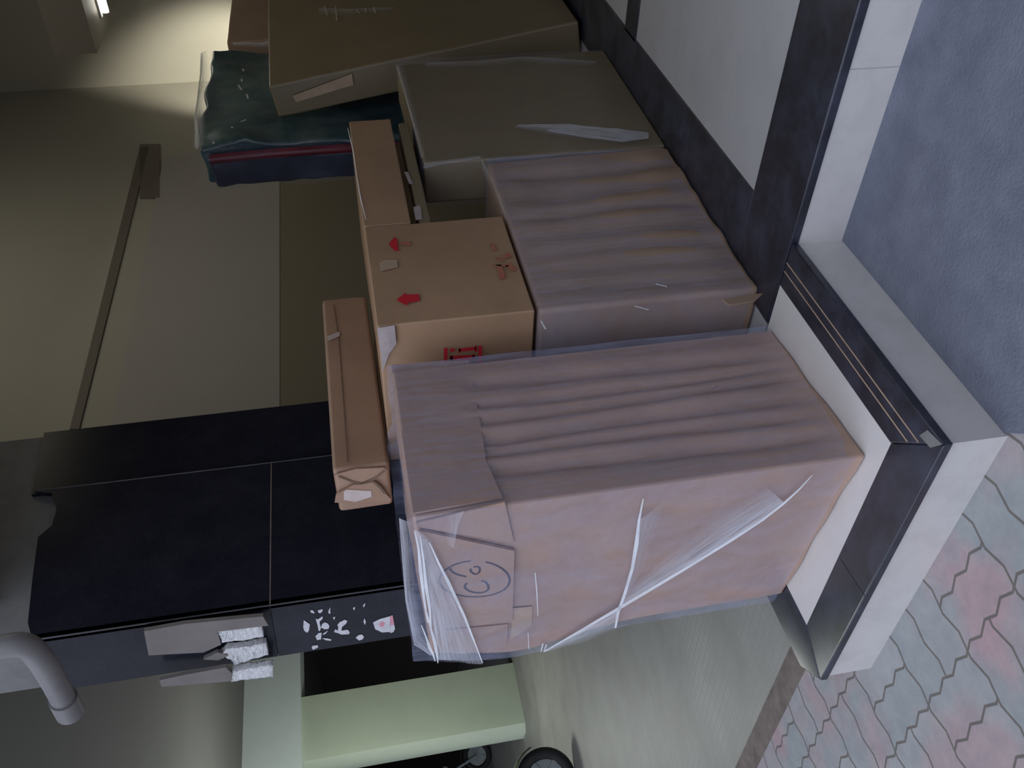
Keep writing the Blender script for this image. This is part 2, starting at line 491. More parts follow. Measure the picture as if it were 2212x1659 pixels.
jx = ony((1855, 149), 1.958).x
o = link('tile_joint', box_me((jx-.0012, 1.957, 0), (jx+.0012, 1.9584, FL-.022)), 'tile_floor'); o['kind'] = 'structure'
w = .148
slab('trim_1', [(-2.45, LY0), (LX1, LY0), (LX1-w, LY0+w), (-2.37, LY0+w)], FL-.022, FL, 'granite_matt', 'black granite edging at the front of the step')
t2 = slab('trim_2', [(LX1, LY0), (LX1, LY1), (LX1-w, LY1), (LX1-w, LY0+w)], FL-.022, FL, 'granite_matt', 'grooved black granite edging at the right of the step')
slab('trim_3', [(-2.45, LY0), (-2.37, LY0+w), (-2.37, LY1), (-2.535, LY1), (-2.535, 1.23)], FL-.022, FL, 'granite_matt', 'black granite edging at the left of the step')
sbox('step_floor', (-2.372, LY0+w-.002, FL-.03), (LX1-w+.002, LY1, FL-.001), 'tile_white', 'white tile inlay of the step')
for k, xx in enumerate((LX1-.062, LY0*0+LX1-.092)):
    o = link('groove', box_me((xx-.0018, LY0+.07+.03*k, FL-.001), (xx+.0018, LY1-.004, FL+.0012)), 'tape_brown', None)
    o.parent = t2; o['kind'] = 'structure'
a = onz((1815, 1208), FL); b = onz((1868, 1290), FL)
o = ribbon([a, b], .003, (0, 0, 1), 'slab_joint', 'granite_edge', t2, .001); o['kind'] = 'structure'
chip = polys([[(LX1-.045, LY0+.075, FL), (LX1-.012, LY0+.06, FL), (LX1-.002, LY0+.004, FL), (LX1-.04, LY0+.03, FL)]], (0, 0, 1), 'chipped_corner', 'plaster', t2, .0005, .001)
chip['kind'] = 'structure'
# shop front edging and floor bands
slab('trim_4', [(-1.705, 1.955), (1.6, 1.95), (1.6, 2.235), (-1.705, 2.235)], FL-.024, FL+.004, 'granite_matt', 'black granite sill along the shop front', .008)
slab('trim_5', [(-1.72, 2.235), (-1.395, 2.235), (-1.44, 8.25), (-1.72, 8.25)], FL-.02, FL+.002, 'granite_matt', 'black granite floor band beside the stacked cartons', .003)
slab('trim_6', [(-1.42, 3.5), (1.6, 3.5), (1.6, 3.655), (-1.42, 3.655)], FL-.02, FL+.002, 'granite_matt', 'black granite floor band crossing the white tiles', .003)

# ------------------------------------------------------------------ walls, ceiling, loft
WX = -3.5
sbox('wall_left', (WX-.15, 2.3, 0), (WX, 8.4, 4.6), 'wall_paint', 'olive grey shop wall behind the cartons')
sbox('floor_inner', (-3.5, 2.47, -.03), (-2.6, 8.25, FL-.003), 'tile_white', 'shop floor behind the pillar')
sbox('wall_front', (-3.65, 2.36, 0), (-2.85, 2.46, 4.6), 'plaster')
sbox('wall_back', (WX-.15, 8.25, 0), (1.75, 8.4, 4.6), 'wall_paint', 'far shop wall lit by the hidden lamp')
sbox('wall_right_blocker', (.25, 1.99, 0), (.4, 8.25, 4.6), 'dado')  # unseen side wall, placed to block light
sbox('lintel_blocker', (-2.6, 1.96, 2.78), (.4, 2.1, 4.6), 'wall_paint')  # unseen, added to cut the daylight entering the shop
sbox('ceiling', (WX-.15, 1.96, 4.6), (1.75, 8.4, 4.75), 'ceiling_paint')
# painted panel on the left wall; dark strips stand for its recess shade
zt, zb, ye = 3.07, 2.0, 7.03
def wall_quad(name, ys, zs, d, mat, label=None):
    return sbox(name, (WX-.002, ys[0], zs[0]), (WX+d, ys[1], zs[1]), mat, label)
wall_quad('panel', (2.6, ye-.2), (1.94, zt-.22), .012, 'panel_paint', 'pale rectangular panel on the left wall')
bm = bmesh.new()
for lo, hi in (((WX-.002, 2.6, 2.78), (WX+.05, ye, 2.84)), ):
    pass
bm.free()
polyT = [onx((312, 312), WX), onx((345, 312), WX), onx((345, 385), WX), onx((185, 930), WX), onx((155, 930), WX)]
wall_quad('dado_band', (2.6, 8.25), (.17, 1.94), .008, 'dado', 'brownish lower part of the left wall')
def plate(name, pts, nrm, th, mat, label):
    bm = bmesh.new(); n = Vector(nrm)
    a = [bm.verts.new(p) for p in pts]; b = [bm.verts.new(p + n*th) for p in pts]
    bm.faces.new(a[::-1]); bm.faces.new(b)
    for i in range(len(pts)): bm.faces.new((a[i], a[(i+1) % len(pts)], b[(i+1) % len(pts)], b[i]))
    return struct(name, bm_mesh(bm), mat, label)
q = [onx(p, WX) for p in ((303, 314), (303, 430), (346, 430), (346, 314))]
plate('recess_shade_end', q, (1, 0, 0), .013, 'loft_and_shade_brown', 'dark strip for the shade at the end of the wall panel recess')
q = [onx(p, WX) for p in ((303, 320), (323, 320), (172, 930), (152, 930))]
plate('recess_shade_top', q, (1, 0, 0), .013, 'loft_and_shade_brown', 'dark strip for the shade along the top of the wall panel recess')
sbox('loft', (-2.45, 6.33, 3.0), (1.6, 8.25, 3.27), 'loft_and_shade_brown', 'dropped loft slab over the far end of the shop')
t = thing('tube_light', (-1.7, 6.72, 2.98), 'bright fluorescent tube lamp under the loft slab', 'lamp')
tubes([(-2.31, 6.7, 2.955), (-1.2, 6.7, 2.955)], .022, 'tube', 'tube_lit', t)
link('lamp_housing', box_me((-2.34, 6.675, 2.985), (-1.15, 6.725, 3.0)), 'lamp_body', t)

sbox('wall_outside_blocker', (3.3, -1.2, 0), (3.5, 1.99, 3.4), 'wall_paint')  # unseen, added to hold back light from the right
sbox('wall_front_right', (.25, 1.93, FL), (3.5, 1.99, 4.6), 'wall_paint')
# granite clad pillar
PX, PY0, PY1 = -2.6, 1.8, 2.465
core = sbox('pillar', (-2.92, PY0+.02, 0), (PX-.03, 2.79, 4.6), 'plaster', 'rough plaster core above the granite cladding')
def zprof(plane, pxs, v):   # cladding slab with the uneven top edge of the photo
    return [(onx if plane == 'x' else ony)(p, v) for p in pxs]
top = zprof('x', [(75, 1060), (112, 1065), (122, 1100), (112, 1135), (82, 1160), (70, 1250), (60, 1345)], PX)
poly = [Vector((PX, PY1, FL))] + [Vector((PX, min(max(p.y, PY0), PY1), p.z)) for p in top] + [Vector((PX, PY0, 2.6)), Vector((PX, PY0, FL))]
plate('granite_cladding', poly, (-1, 0, 0), .02, 'granite', 'polished black granite face of the pillar')
poly = [Vector((PX, PY0, FL)), Vector((PX, PY0, 1.84)), Vector((-2.925, PY0, 1.86)), Vector((-2.925, PY0, FL))]
plate('granite_side', poly, (0, 1, 0), .02, 'granite_side', 'lower black granite side of the pillar with torn paper scraps')
poly = [Vector((PX, PY0, 1.842)), Vector((PX, PY0, 2.62)), Vector((-2.925, PY0, 2.67)), Vector((-2.925, PY0, 1.862))]
plate('granite_side', poly, (0, 1, 0), .02, 'granite', 'upper black granite side of the pillar')
poly = [Vector((-2.615, PY1, FL)), Vector((-2.615, PY1, 2.735)), Vector((-2.615, 2.8, 2.75)), Vector((-2.615, 2.8, FL))]
plate('granite_return', poly, (-1, 0, 0), .02, 'granite', 'narrow black granite strip right of the pillar')
# bright polished edges and joint
for name, a, b in (('pillar_edge', (PX, PY1, 2.7), (PX, PY1, FL)), ('pillar_edge', (PX, PY0, 2.6), (PX, PY0, FL))):
    o = tubes([a, b], .003, name, 'granite_edge'); o['kind'] = 'structure'
o = link('pillar_joint', box_me((PX-.002, PY0, 1.838), (PX+.001, PY1, 1.842)), 'gutter'); o['kind'] = 'structure'

# parking bay beyond
sbox('parking_ceiling', (-30, 0.9, 3.4), (-3.62, 14, 3.55), 'ceiling_paint', 'parking bay ceiling')
sbox('wall_parking', (-30, 11.5, 0), (-3.7, 11.7, 3.4), 'dark_void', 'dark rear wall of the parking bay')
sbox('wall_parking_side', (-24.2, 1, 0), (-24, 11.5, 3.4), 'dark_void')
sbox('wall_parking_inner', (-3.8, 2.9, 0), (-3.66, 11.5, 3.4), 'dark_void')
sbox('parking_beam', (-10.75, 1.6, 2.705), (-10.35, 11.5, 3.4), 'beam_paint', 'cream beam across the parking bay')
slab('parking_pillar', [(-10.9, 4.98), (-10.55, 4.9), (-10.43, 4.96), (-10.4, 5.08), (-10.38, 5.76), (-10.9, 5.76)], 0, 2.71, 'cream', 'cream parking pillar under the beam', 0)

# ------------------------------------------------------------------ things on the pillar
NY = (0, -1, 0)
def pp(l): return [ony(p, PY0) for p in l]
def crop(l, s=270/2212, ox=630, oy=1270): return [(ox + a*s, oy + b*s) for a, b in l]
SCRAPS = [
    [(205, 690), (215, 560), (270, 600), (322, 635), (305, 740), (275, 785), (225, 750)],
    [(425, 535), (470, 545), (545, 495), (548, 535), (490, 590), (515, 690), (505, 745), (480, 755), (455, 640)],
    [(520, 690), (540, 630), (590, 600), (640, 620), (668, 665), (650, 715), (580, 722)],
    [(420, 850), (480, 790), (530, 785), (520, 900), (450, 912)],
    [(750, 770), (775, 720), (815, 750), (825, 680), (808, 650), (850, 600), (945, 555), (985, 575), (960, 625), (890, 680), (880, 750), (990, 730), (1030, 775), (1010, 810), (880, 815), (820, 790)],
    [(1135, 875), (1180, 830), (1240, 815), (1280, 850), (1255, 900), (1190, 920)],
    [(355, 1050), (370, 1015), (460, 1005), (470, 1040), (380, 1085)],
    [(330, 390), (370, 385), (410, 430), (385, 440), (340, 425)],
    [(465, 390), (548, 368), (540, 415), (500, 440), (468, 420)],
    [(650, 400), (685, 335), (680, 400), (690, 440), (655, 445)],
    [(730, 510), (772, 505), (750, 560)], [(1085, 345), (1125, 330), (1105, 390)],
    [(1260, 310), (1295, 260), (1300, 290), (1275, 335)], [(1270, 590), (1290, 530), (1312, 590), (1295, 645)],
    [(560, 800), (640, 750), (600, 800), (550, 820)], [(540, 880), (640, 885), (705, 905), (690, 925), (600, 915)]]
t = thing('torn_paper', ony((740, 1350), PY0), 'scraps of torn white paper left on the black pillar side', 'torn paper')
for l in SCRAPS: polys([pp(crop(l))], NY, 'paper_scrap', 'paper_white', t, .001, .0015)
st = thing('sticker', ony(crop([(1630, 640)])[0], PY0), 'small white sticker with a pink edge on the black pillar side', 'sticker')
polys([pp(crop([(1440, 605), (1560, 545), (1740, 495), (1740, 770), (1600, 780), (1480, 725)]))], NY, 'sticker_paper', 'paper_white', st, .001, .001)
o = polys([pp(crop([(1740, 490), (1785, 470), (1815, 640), (1745, 650)])), pp(crop([(1545, 635), (1590, 580), (1650, 610), (1630, 670), (1580, 685)]))], NY, 'sticker_print', 'paper_pink', st, .0022, .0004)
o['label'] = 'pink print'
polys([pp(crop([(1742, 652), (1815, 645), (1828, 720), (1800, 775), (1742, 790)]))], NY, 'sticker_corner', 'paper_white', st, .001, .001)

# three reflections in the pillar side, built as strips with bright crinkled ends
specs = [([(312, 1356), (400, 1340), (568, 1324), (580, 1344), (470, 1357), (478, 1385), (440, 1402), (322, 1408)], [(470, 1357), (565, 1347), (570, 1372), (481, 1384)], 'uppermost of three reflections built as strips with bright crinkled ends, on the black pillar side'),
         ([(440, 1417), (470, 1402), (495, 1408), (472, 1419)], [(474, 1412), (492, 1395), (575, 1386), (580, 1409), (507, 1430), (497, 1418)], 'middle of three reflections built as strips with bright crinkled ends, on the black pillar side'),
         ([(345, 1462), (400, 1450), (488, 1434), (501, 1447), (499, 1464), (350, 1476)], [(500, 1467), (503, 1444), (590, 1431), (590, 1456)], 'reflection built as a strip with bright crinkled end, jutting past the pillar edge')]
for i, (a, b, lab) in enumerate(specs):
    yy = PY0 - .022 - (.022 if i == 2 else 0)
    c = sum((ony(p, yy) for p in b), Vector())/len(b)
    t = thing('pillar_reflection', c, lab, 'pillar_reflection', 'reflections on the pillar side')
    polys([[ony(p, yy) for p in a]], NY, 'reflection_strip', 'pillar_reflection', t, 0, .014)
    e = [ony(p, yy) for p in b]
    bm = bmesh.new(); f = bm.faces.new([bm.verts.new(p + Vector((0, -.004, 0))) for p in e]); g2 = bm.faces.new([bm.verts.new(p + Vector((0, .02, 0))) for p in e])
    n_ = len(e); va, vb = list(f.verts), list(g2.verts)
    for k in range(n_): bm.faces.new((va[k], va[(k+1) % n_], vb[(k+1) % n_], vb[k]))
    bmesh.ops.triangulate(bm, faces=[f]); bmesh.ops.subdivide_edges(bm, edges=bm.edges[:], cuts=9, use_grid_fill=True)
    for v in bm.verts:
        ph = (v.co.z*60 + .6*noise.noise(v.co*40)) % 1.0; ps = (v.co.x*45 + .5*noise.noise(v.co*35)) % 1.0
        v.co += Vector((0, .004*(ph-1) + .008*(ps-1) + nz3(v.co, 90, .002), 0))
    link('reflection_end', bm_mesh(bm, 180), 'bright_reflection', t)

# bent pipe
pth = smooth_path([ony(p, 1.5) for p in ((-120, 1412), (-20, 1402), (50, 1394), (84, 1420), (118, 1474), (150, 1535))], 6)
t = thing('drain_pipe', pth[0], 'grey bent plastic drain pipe near the ceiling beside the pillar', 'pipe')
tubes(pth, .035, 'pipe', 'pvc', t, 20)
d = (pth[-1] - pth[-4]).normalized()
tubes([pth[-4], pth[-1] + d*.01], .041, 'socket', 'pvc', t, 20)

# ------------------------------------------------------------------ motorcycles in the parking bay
def wheel_me(r, tr):
    bm = bmesh.new(); N = 36; M = 10; rings = []
    for i in range(N):
        a = 2*math.pi*i/N; ring = []
        for j in range(M):
            b = 2*math.pi*j/M; rr = r - tr + tr*math.cos(b)
            ring.append(bm.verts.new((rr*math.cos(a), tr*math.sin(b)*.9, rr*math.sin(a))))
        rings.append(ring)
    for i in range(N):
        for j in range(M):
            bm.faces.new((rings[i][j], rings[(i+1) % N][j], rings[(i+1) % N][(j+1) % M], rings[i][(j+1) % M]))
    return bm_mesh(bm)
def add_motorcycle(loc, rz, lab):
    R = .27
    t = thing('motorcycle', (0, 0, 0), lab, 'motorcycle', 'motorcycles in the parking bay')
    for cx in (0, 1.25):
        wh = link('wheel', wheel_me(R, .055), 'tyre', t); wh.matrix_parent_inverse = Matrix.Translation((cx, 0, R))
        bm = bmesh.new()
        for k in range(5):
            a = 2*math.pi*k/5
            for (r0, r1, w0) in ((.03, .22, .03),):
                d = Vector((math.cos(a), 0, math.sin(a))); s = Vector((-d.z, 0, d.x))
                q = [d*r0 + s*w0, d*r1 + s*w0*.7, d*r1 - s*w0*.7, d*r0 - s*w0]
                v1 = [bm.verts.new(p + Vector((0, .03, 0))) for p in q]; v2 = [bm.verts.new(p - Vector((0, .03, 0))) for p in q]
                bm.faces.new(v1); bm.faces.new(v2[::-1])
                for i in range(4): bm.faces.new((v1[i], v2[i], v2[(i+1) % 4], v1[(i+1) % 4]))
        al = bmesh.ops.create_cone(bm, cap_ends=True, segments=24, radius1=.19, radius2=.19, depth=.04)
        bmesh.ops.rotate(bm, verts=al['verts'], cent=(0, 0, 0), matrix=Matrix.Rotation(math.pi/2, 3, 'X'))
        link('rim', bm_mesh(bm), 'alloy', wh)
        ar = [(cx + (R+.035)*math.cos(a), 0, R + (R+.035)*math.sin(a)) for a in [math.radians(20 + 14*i) for i in range(11)]]
        bm = bmesh.new(); prev = None
        for p in ar:
            v = [bm.verts.new((p[0], s*.065, p[2] - (0.02 if abs(s) == 1 else 0))) for s in (-1, -.5, .5, 1)]
            if prev:
                for k in range(3): bm.faces.new((prev[k], prev[k+1], v[k+1], v[k]))
            prev = v
        link('mudguard', bm_mesh(bm), 'mudguard', t)
    link('engine', box_me((.42, -.14, .2), (.85, .14, .55), .05), 'bike_paint', t)
    def lump(name, prof, hw, mat):
        bm = bmesh.new(); a = [bm.verts.new((x, -hw, z)) for x, z in prof]; b = [bm.verts.new((x, hw, z)) for x, z in prof]
        bm.faces.new(a); bm.faces.new(b[::-1])
        for i in range(len(prof)): bm.faces.new((a[i], b[i], b[(i+1) % len(prof)], a[(i+1) % len(prof)]))
        bmesh.ops.recalc_face_normals(bm, faces=bm.faces)
        bmesh.ops.bevel(bm, geom=bm.edges, offset=.025, segments=3, affect='EDGES')
        return link(name, bm_mesh(bm), mat, t)
    lump('fuel_tank', [(.32, .62), (.3, .8), (.42, .9), (.68, .84), (.74, .66)], .13, 'bike_paint')
    lump('seat', [(.7, .68), (.72, .8), (1.05, .78), (1.4, .88), (1.42, .8), (1.1, .66)], .12, 'tyre')
    lump('side_panel', [(.75, .4), (.72, .68), (1.2, .7), (1.1, .5)], .11, 'bike_paint')
    for s in (-1, 1): tubes([(0, s*.09, R), (.26, s*.09, .92)], .024, 'fork', 'alloy', t)
    tubes(smooth_path([(.34, -.36, .98), (.26, -.2, 1.0), (.24, 0, .96), (.26, .2, 1.0), (.34, .36, .98)]), .015, 'handlebar', 'tyre', t)
    lump('headlamp', [(.1, .8), (.08, .92), (.2, .96), (.26, .8)], .085, 'alloy')
    tubes([(.6, .17, .22), (1.0, .2, .26), (1.45, .22, .36)], [.02, .035, .04], 'exhaust', 'alloy', t)
    t.rotation_euler = (0, 0, rz); t.location = loc
    return t
a = onz((1030, 1632), .27)
add_motorcycle((a.x, a.y, 0), math.radians(246), 'dark motorcycle parked left of the cream pillar, its whole wheel showing')
a = onz((1180, 1684), .27)
add_motorcycle((a.x, a.y, 0), math.radians(246), 'nearer dark motorcycle with only its mudguard showing')

# ------------------------------------------------------------------ carton F: the tall front carton in stretch film
fA, fB, fC, fD = Vector((-1.66, 1.342, FL)), Vector((-1.70, 1.92, FL)), Vector((-2.46, 2.02, FL)), Vector((-2.425, 1.43, FL))
tz = 1.357
tA, tB, tC, tD = Vector((-1.672, 1.347, tz)), Vector((-1.685, 1.9, tz)), Vector((-2.46, 2.02, tz-.01)), Vector((-2.435, 1.432, tz-.03))
nN = Vector((-(fA.y-fD.y)*-1, -(fA.x-fD.x), 0)); nN = Vector((fA.y-fD.y, -(fA.x-fD.x), 0)).normalized()   # near face normal (towards -Y)
nR = Vector((1, (fA.x-fB.x)/(fB.y-fA.y), 0)).normalized()
fN = lambda p: on(p, (fA+tA)/2, nN)
fR = lambda p: on(p, (fA+tA)/2, nR)
def groove(t, c, w): return math.exp(-((t-c)/w)**2)
def dispF(u, v, w, p):
    # u: left->right (x), v: near->far, w: up
    d = Vector()
    e = 4*v*(1-v); e2 = min(1, 6*w)*min(1, max(0, (.86-w))*14)
    if u > .999:
        g = sum(a*groove(v + .03*math.sin(3*w+c*9), c, s) for c, s, a in ((.19, .035, .024), (.3, .028, .016), (.41, .04, .026), (.58, .035, .018), (.69, .03, .02), (.82, .04, .014)))
        r = sum(a*groove(v + .03*math.sin(3*w+c*9), c, s) for c, s, a in ((.25, .03, .005), (.36, .03, .006), (.5, .04, .006), (.64, .03, .005), (.9, .04, .004)))
        d += nR*((r-g)*e2*min(1, e*2.2) + nz3(p, 6, .004)*e)
    if v < .001:
        d -= nN*abs(nz3(p, 5, .006)*4*u*(1-u)*min(1, 5*w))
    if u < .001: d.x -= .085*math.exp(-((w-.76)/.19)**2)
    if w < .12: d += Vector((nz3(p, 7, .01), nz3(p+Vector((3, 0, 0)), 7, .01), 0))*(1-w/.12)
    if w > .999: d += Vector((0, 0, nz3(p, 4, .004)))
    return d
t = thing('carton', (fA+fC)/2, 'tall front carton wrapped in clear film, hand-marked in a circle, on the step', 'carton')
tF = t
bevel(link('box', hexa([fD, fA, fB, fC, tD, tA, tB, tC], (24, 40, 40), dispF), 'card_front', t), .012, 3)
# cardboard flaps
flapR = [fR(p) for p in ((893, 1112), (846, 792), (1012, 782), (1040, 930), (1050, 1000), (1086, 1078))]
o = polys([flapR], nR, 'flap', 'card_front', t, .001, .006)
flapN = [fN(p) for p in ((906, 1140), (1110, 1184), (1106, 1338), (960, 1352), (918, 1330))]
polys([flapN], nN, 'flap', 'card_front', t, .001, .008)
flapL = [fN(p) for p in ((945, 1372), (960, 1358), (1096, 1344), (1094, 1392), (1000, 1408), (955, 1404))]
polys([flapL], nN, 'flap', 'card_front', t, .001, .006)
polys([[fN(p) for p in ((1108, 1312), (1150, 1308), (1148, 1350), (1102, 1380))]], nN, 'tape', 'tape_brown', t, .002, .001)
polys([[fN(p) for p in ((897, 1128), (1090, 1082), (1110, 1170), (905, 1136))]], nN, 'flap', 'card_front', t, .0005, .004)
# hand-drawn circle with "C6"
def sm(l): return smooth_path([fN(p) for p in l], 5)
ell = [(1024 + 75.5*math.cos(a) + 3*math.sin(2*a), 1244 + 39*math.sin(a)) for a in [math.radians(-70 + 9*i) for i in range(38)]]
writ = [([fN(p) for p in ell], .006),
        (sm([(1039, 1248), (1049, 1252), (1054, 1263), (1050, 1270), (1036, 1274), (1018, 1272), (1006, 1266), (1003, 1260), (1007, 1253)]), .0068),
        (sm([(970, 1221), (978, 1230), (992, 1236), (1006, 1239)]), .0066),
        (sm([(1015, 1222), (1017, 1229), (1026, 1234), (1034, 1229), (1035, 1221), (1029, 1217), (1022, 1219)]), .0058)]
o = strokes(writ, .005, nN, 'marker_writing', 'ink_marker', t, .0096); o['label'] = 'dark marker writing C6 in a circle'
# film: loose sleeve standing proud of the top edges
def sleeve(base, z0, z1fn, out, name, mat, parent, nz=14, per=22, belly=None):
    """film skin around four upright walls"""
    ring = []
    c = sum(base, Vector())/4
    for i in range(4):
        a, b = base[i], base[(i+1) % 4]
        for k in range(per): ring.append(a.lerp(b, k/per))
    vs, fs = [], []
    N = len(ring)
    for j in range(nz+1):
        for i, p in enumerate(ring):
            d = (p-c).normalized()
            zt = z1fn(p, i/N); z = z0 + (zt-z0)*j/nz
            q = Vector((p.x, p.y, z)) + d*(out + .004*noise.noise(Vector((p.x*7, p.y*7, z*5))))
            if belly: q.x -= belly(p, z)
            vs.append(q)
    for j in range(nz):
        for i in range(N): fs.append((j*N+i, j*N+(i+1) % N, (j+1)*N+(i+1) % N, (j+1)*N+i))
    return link(name, mesh(vs, fs, smooth=True, sharp=60), mat, parent)
sleeve([tD, tA, tB, tC], FL+.03, lambda p, s: tz + .012 + .016*(p.x < -2) + .006*noise.noise(p*9), .016, 'stretch_film', 'film_clear', t, nz=24, belly=lambda p, z: .09*math.exp(-(((z-FL)/1.187-.76)/.19)**2)*max(0, 1-(p.x+2.44)/.12) if p.x < -2.32 else 0)
NO = nN*.018
def fv(l): return [fN(p) for p in l]
# strands of stretched film on the near face
th = [([fN(p) for p in ((1172, 1396), (1250, 1351), (1340, 1298), (1460, 1226), (1570, 1158), (1640, 1112), (1684, 1078), (1720, 1045), (1748, 1014))], [.008, .014, .019, .016, .014, .012, .010, .007, .003]),
      ([fN(p) for p in ((1385, 1064), (1376, 1110), (1371, 1160), (1362, 1215), (1346, 1270), (1332, 1310), (1326, 1345))], [.003, .007, .012, .010, .010, .010, .006]),
      ([fN(p) for p in ((1153, 1224), (1157, 1270), (1159, 1318))], [.002, .003, .002]),
      ([fN(p) for p in ((1138, 1355), (1140, 1390))], .002), ([fN(p) for p in ((1170, 1378), (1166, 1396))], .004), ([fN(p) for p in ((1178, 1380), (1172, 1396))], .004)]
each(th, .006, nN, 'film_crease', 'crease_thread', t, .019)
veil(fv([(1335, 1303), (1460, 1227), (1570, 1159), (1690, 1075)]), fv([(1345, 1270), (1450, 1170), (1530, 1105), (1650, 1040)]), 'film_crease', 'crease_veil', t, NO)
veil(fv([(1175, 1396), (1250, 1352), (1335, 1303)]), fv([(1180, 1397), (1260, 1378), (1326, 1348)]), 'film_crease', 'crease_veil', t, NO)
veil(fv([(1376, 1110), (1370, 1165), (1346, 1270), (1338, 1298)]), fv([(1440, 1065), (1410, 1150), (1390, 1210), (1345, 1290)]), 'film_crease', 'crease_faint', t, NO)
veil(fv([(893, 1130), (908, 1220), (930, 1310), (943, 1415)]), fv([(930, 1150), (960, 1215), (1000, 1300), (1040, 1418)]), 'film_crease', 'crease_veil', t, NO, .006)
veil(fv([(1040, 1419), (1000, 1320), (960, 1225), (918, 1146)]), fv([(925, 1416), (915, 1330), (905, 1230), (895, 1150)]), 'film_crease', 'crease_faint', t, NO*1.2, .006)
veil(fv([(1000, 1090), (985, 1130), (978, 1170)]), fv([(960, 1100), (955, 1130), (960, 1160)]), 'film_crease', 'crease_faint', t, NO)
th = [([fN(p) for p in l], [.002, .005, .009, .007, .003]) for l in (
    [(893, 1130), (902, 1170), (906, 1215), (914, 1280), (922, 1330)], [(905, 1140), (912, 1190), (918, 1250), (926, 1300), (930, 1350)],
    [(918, 1300), (928, 1340), (936, 1370), (942, 1400), (944, 1418)], [(908, 1335), (918, 1360), (926, 1385), (934, 1400), (938, 1414)],
    [(925, 1155), (945, 1200), (965, 1240), (1000, 1315), (1040, 1418)])]
each(th, .006, nN, 'film_crease', 'crease_thread', t, .022)
# film draped along the left top of the carton
veil([ony(p, 1.44) for p in ((930, 1418), (895, 1395), (876, 1300), (868, 1200), (862, 1120))], [ony(p, 1.44) for p in ((940, 1412), (915, 1360), (897, 1270), (892, 1200), (890, 1130))], 'film_crease', 'crease_veil', t, (0, .002, 0))

# ------------------------------------------------------------------ carton D: big creased carton behind the front one
def dispD(u, v, w, p):
    d = Vector(); e = 4*v*(1-v)
    if u > .999:
        fade = min(1, 5*w+.2)*min(1, (1-w)*8)
        g = sum(a*groove(v + .015*math.sin(4*w+c*7), c, s) for c, s, a in ((.1, .03, .011), (.2, .04, .010), (.3, .035, .011), (.42, .05, .013), (.56, .03, .018), (.7, .05, .011), (.86, .04, .016)))
        d.x += (.012*e - g)*fade + nz3(p, 5, .01)*e
    if w < .25: d += Vector((.02*noise.noise(p*6), .012*noise.noise(p*6+Vector((9, 0, 0))), 0))*(1-w/.25)
    return d
t = thing('carton', (-1.9, 2.5, FL), 'broad creased carton in cloudy film, between the tall front carton and the leaning stack', 'carton')
bevel(link('box', hexa([(-2.2, 2.05, FL), (-1.635, 2.05, FL), (-1.615, 2.97, FL), (-2.2, 2.97, FL), (-2.2, 2.05, .893), (-1.64, 2.05, .893), (-1.63, 2.97, .896), (-2.2, 2.97, .896)], (10, 44, 26), dispD), 'card_brown', t), .018, 3)
polys([[onx(p, -1.617) for p in ((1560, 650), (1610, 640), (1646, 637), (1630, 652), (1575, 662))]], (1, 0, 0), 'corner_fold', 'card_brown', t, .001, .005)
sleeve([Vector((-2.21, 2.05, 0)), Vector((-1.63, 2.05, 0)), Vector((-1.622, 2.97, 0)), Vector((-2.21, 2.97, 0))], FL+.03, lambda p, s: .897, .005, 'stretch_film', 'film_clear', t)
veil([onx(p, -1.62) for p in ((1040, 342), (1062, 380), (1080, 425), (1094, 468))], [onx(p, -1.62) + Vector((-.05, -.02, 0)) for p in ((1040, 346), (1062, 380), (1080, 425), (1094, 468))], 'film_crease', 'crease_faint', t, (0, 0, .001))  # pale sheet paints the plastic glint along the top edge
each([([onx(p, -1.612) for p in l], .005) for l in ([(1370, 668), (1400, 676)], [(1415, 620), (1440, 626)], [(1168, 700), (1178, 718)])], .006, (1, 0, 0), 'film_crease', 'crease_thread', t, .012)  # short strokes paint small glints on the film

# ------------------------------------------------------------------ carton E with red arrows on top of D
def bulge(a, s=3):
    def f(u, v, w, p):
        e = 16*max(u*(1-u), 0)*max(v*(1-v), 0) if 0 < w < 1 else 0
        d = Vector()
        k = lambda q: 4*q*(1-q)
        if u > .999: d.x += a*k(v)*k(w)
        if v < .001: d.y -= a*k(u)*k(w)
        return d + Vector((nz3(p, s, a*.5), nz3(p+Vector((5, 0, 0)), s, a*.5), 0))*(1 if w > .05 else 0)
    return f
t = thing('carton', (-1.93, 2.3, .9), 'carton printed with red arrows, resting on the broad creased carton', 'carton')
EX = -1.632
bevel(link('box', hexa([(-2.22, 2.045, .905), (EX, 2.045, .905), (EX, 2.59, .905), (-2.22, 2.59, .905), (-2.22, 2.045, 1.383), (EX, 2.045, 1.383), (EX, 2.59, 1.383), (-2.22, 2.59, 1.383)], (12, 16, 12), bulge(.005)), 'card_orange', t), .006)
ex = lambda p: onx(p, EX+.004)
c5 = lambda l: [(780 + a*400/2212, 480 + b*400/2212) for a, b in l]
NXp = (1, 0, 0)
o = polys([[ex(p) for p in c5([(425, 938), (530, 855), (545, 880), (690, 872), (704, 950), (560, 975), (560, 1005), (500, 985)])]], NXp, 'printed_arrow', 'ink_red', t, .004, .0006)
o['label'] = 'solid red arrow'
o = polys([[ex(p) for p in c5([(330, 270), (400, 190), (432, 215), (435, 270), (450, 352), (400, 352)])]], NXp, 'printed_arrow', 'ink_red', t, .004, .0006)
o['label'] = 'worn red arrowhead'
polys([[ex(p) for p in c5([(452, 250), (590, 240), (598, 295), (470, 275)])]], NXp, 'printed_arrow', 'ink_red_faint', t, .004, .0006)
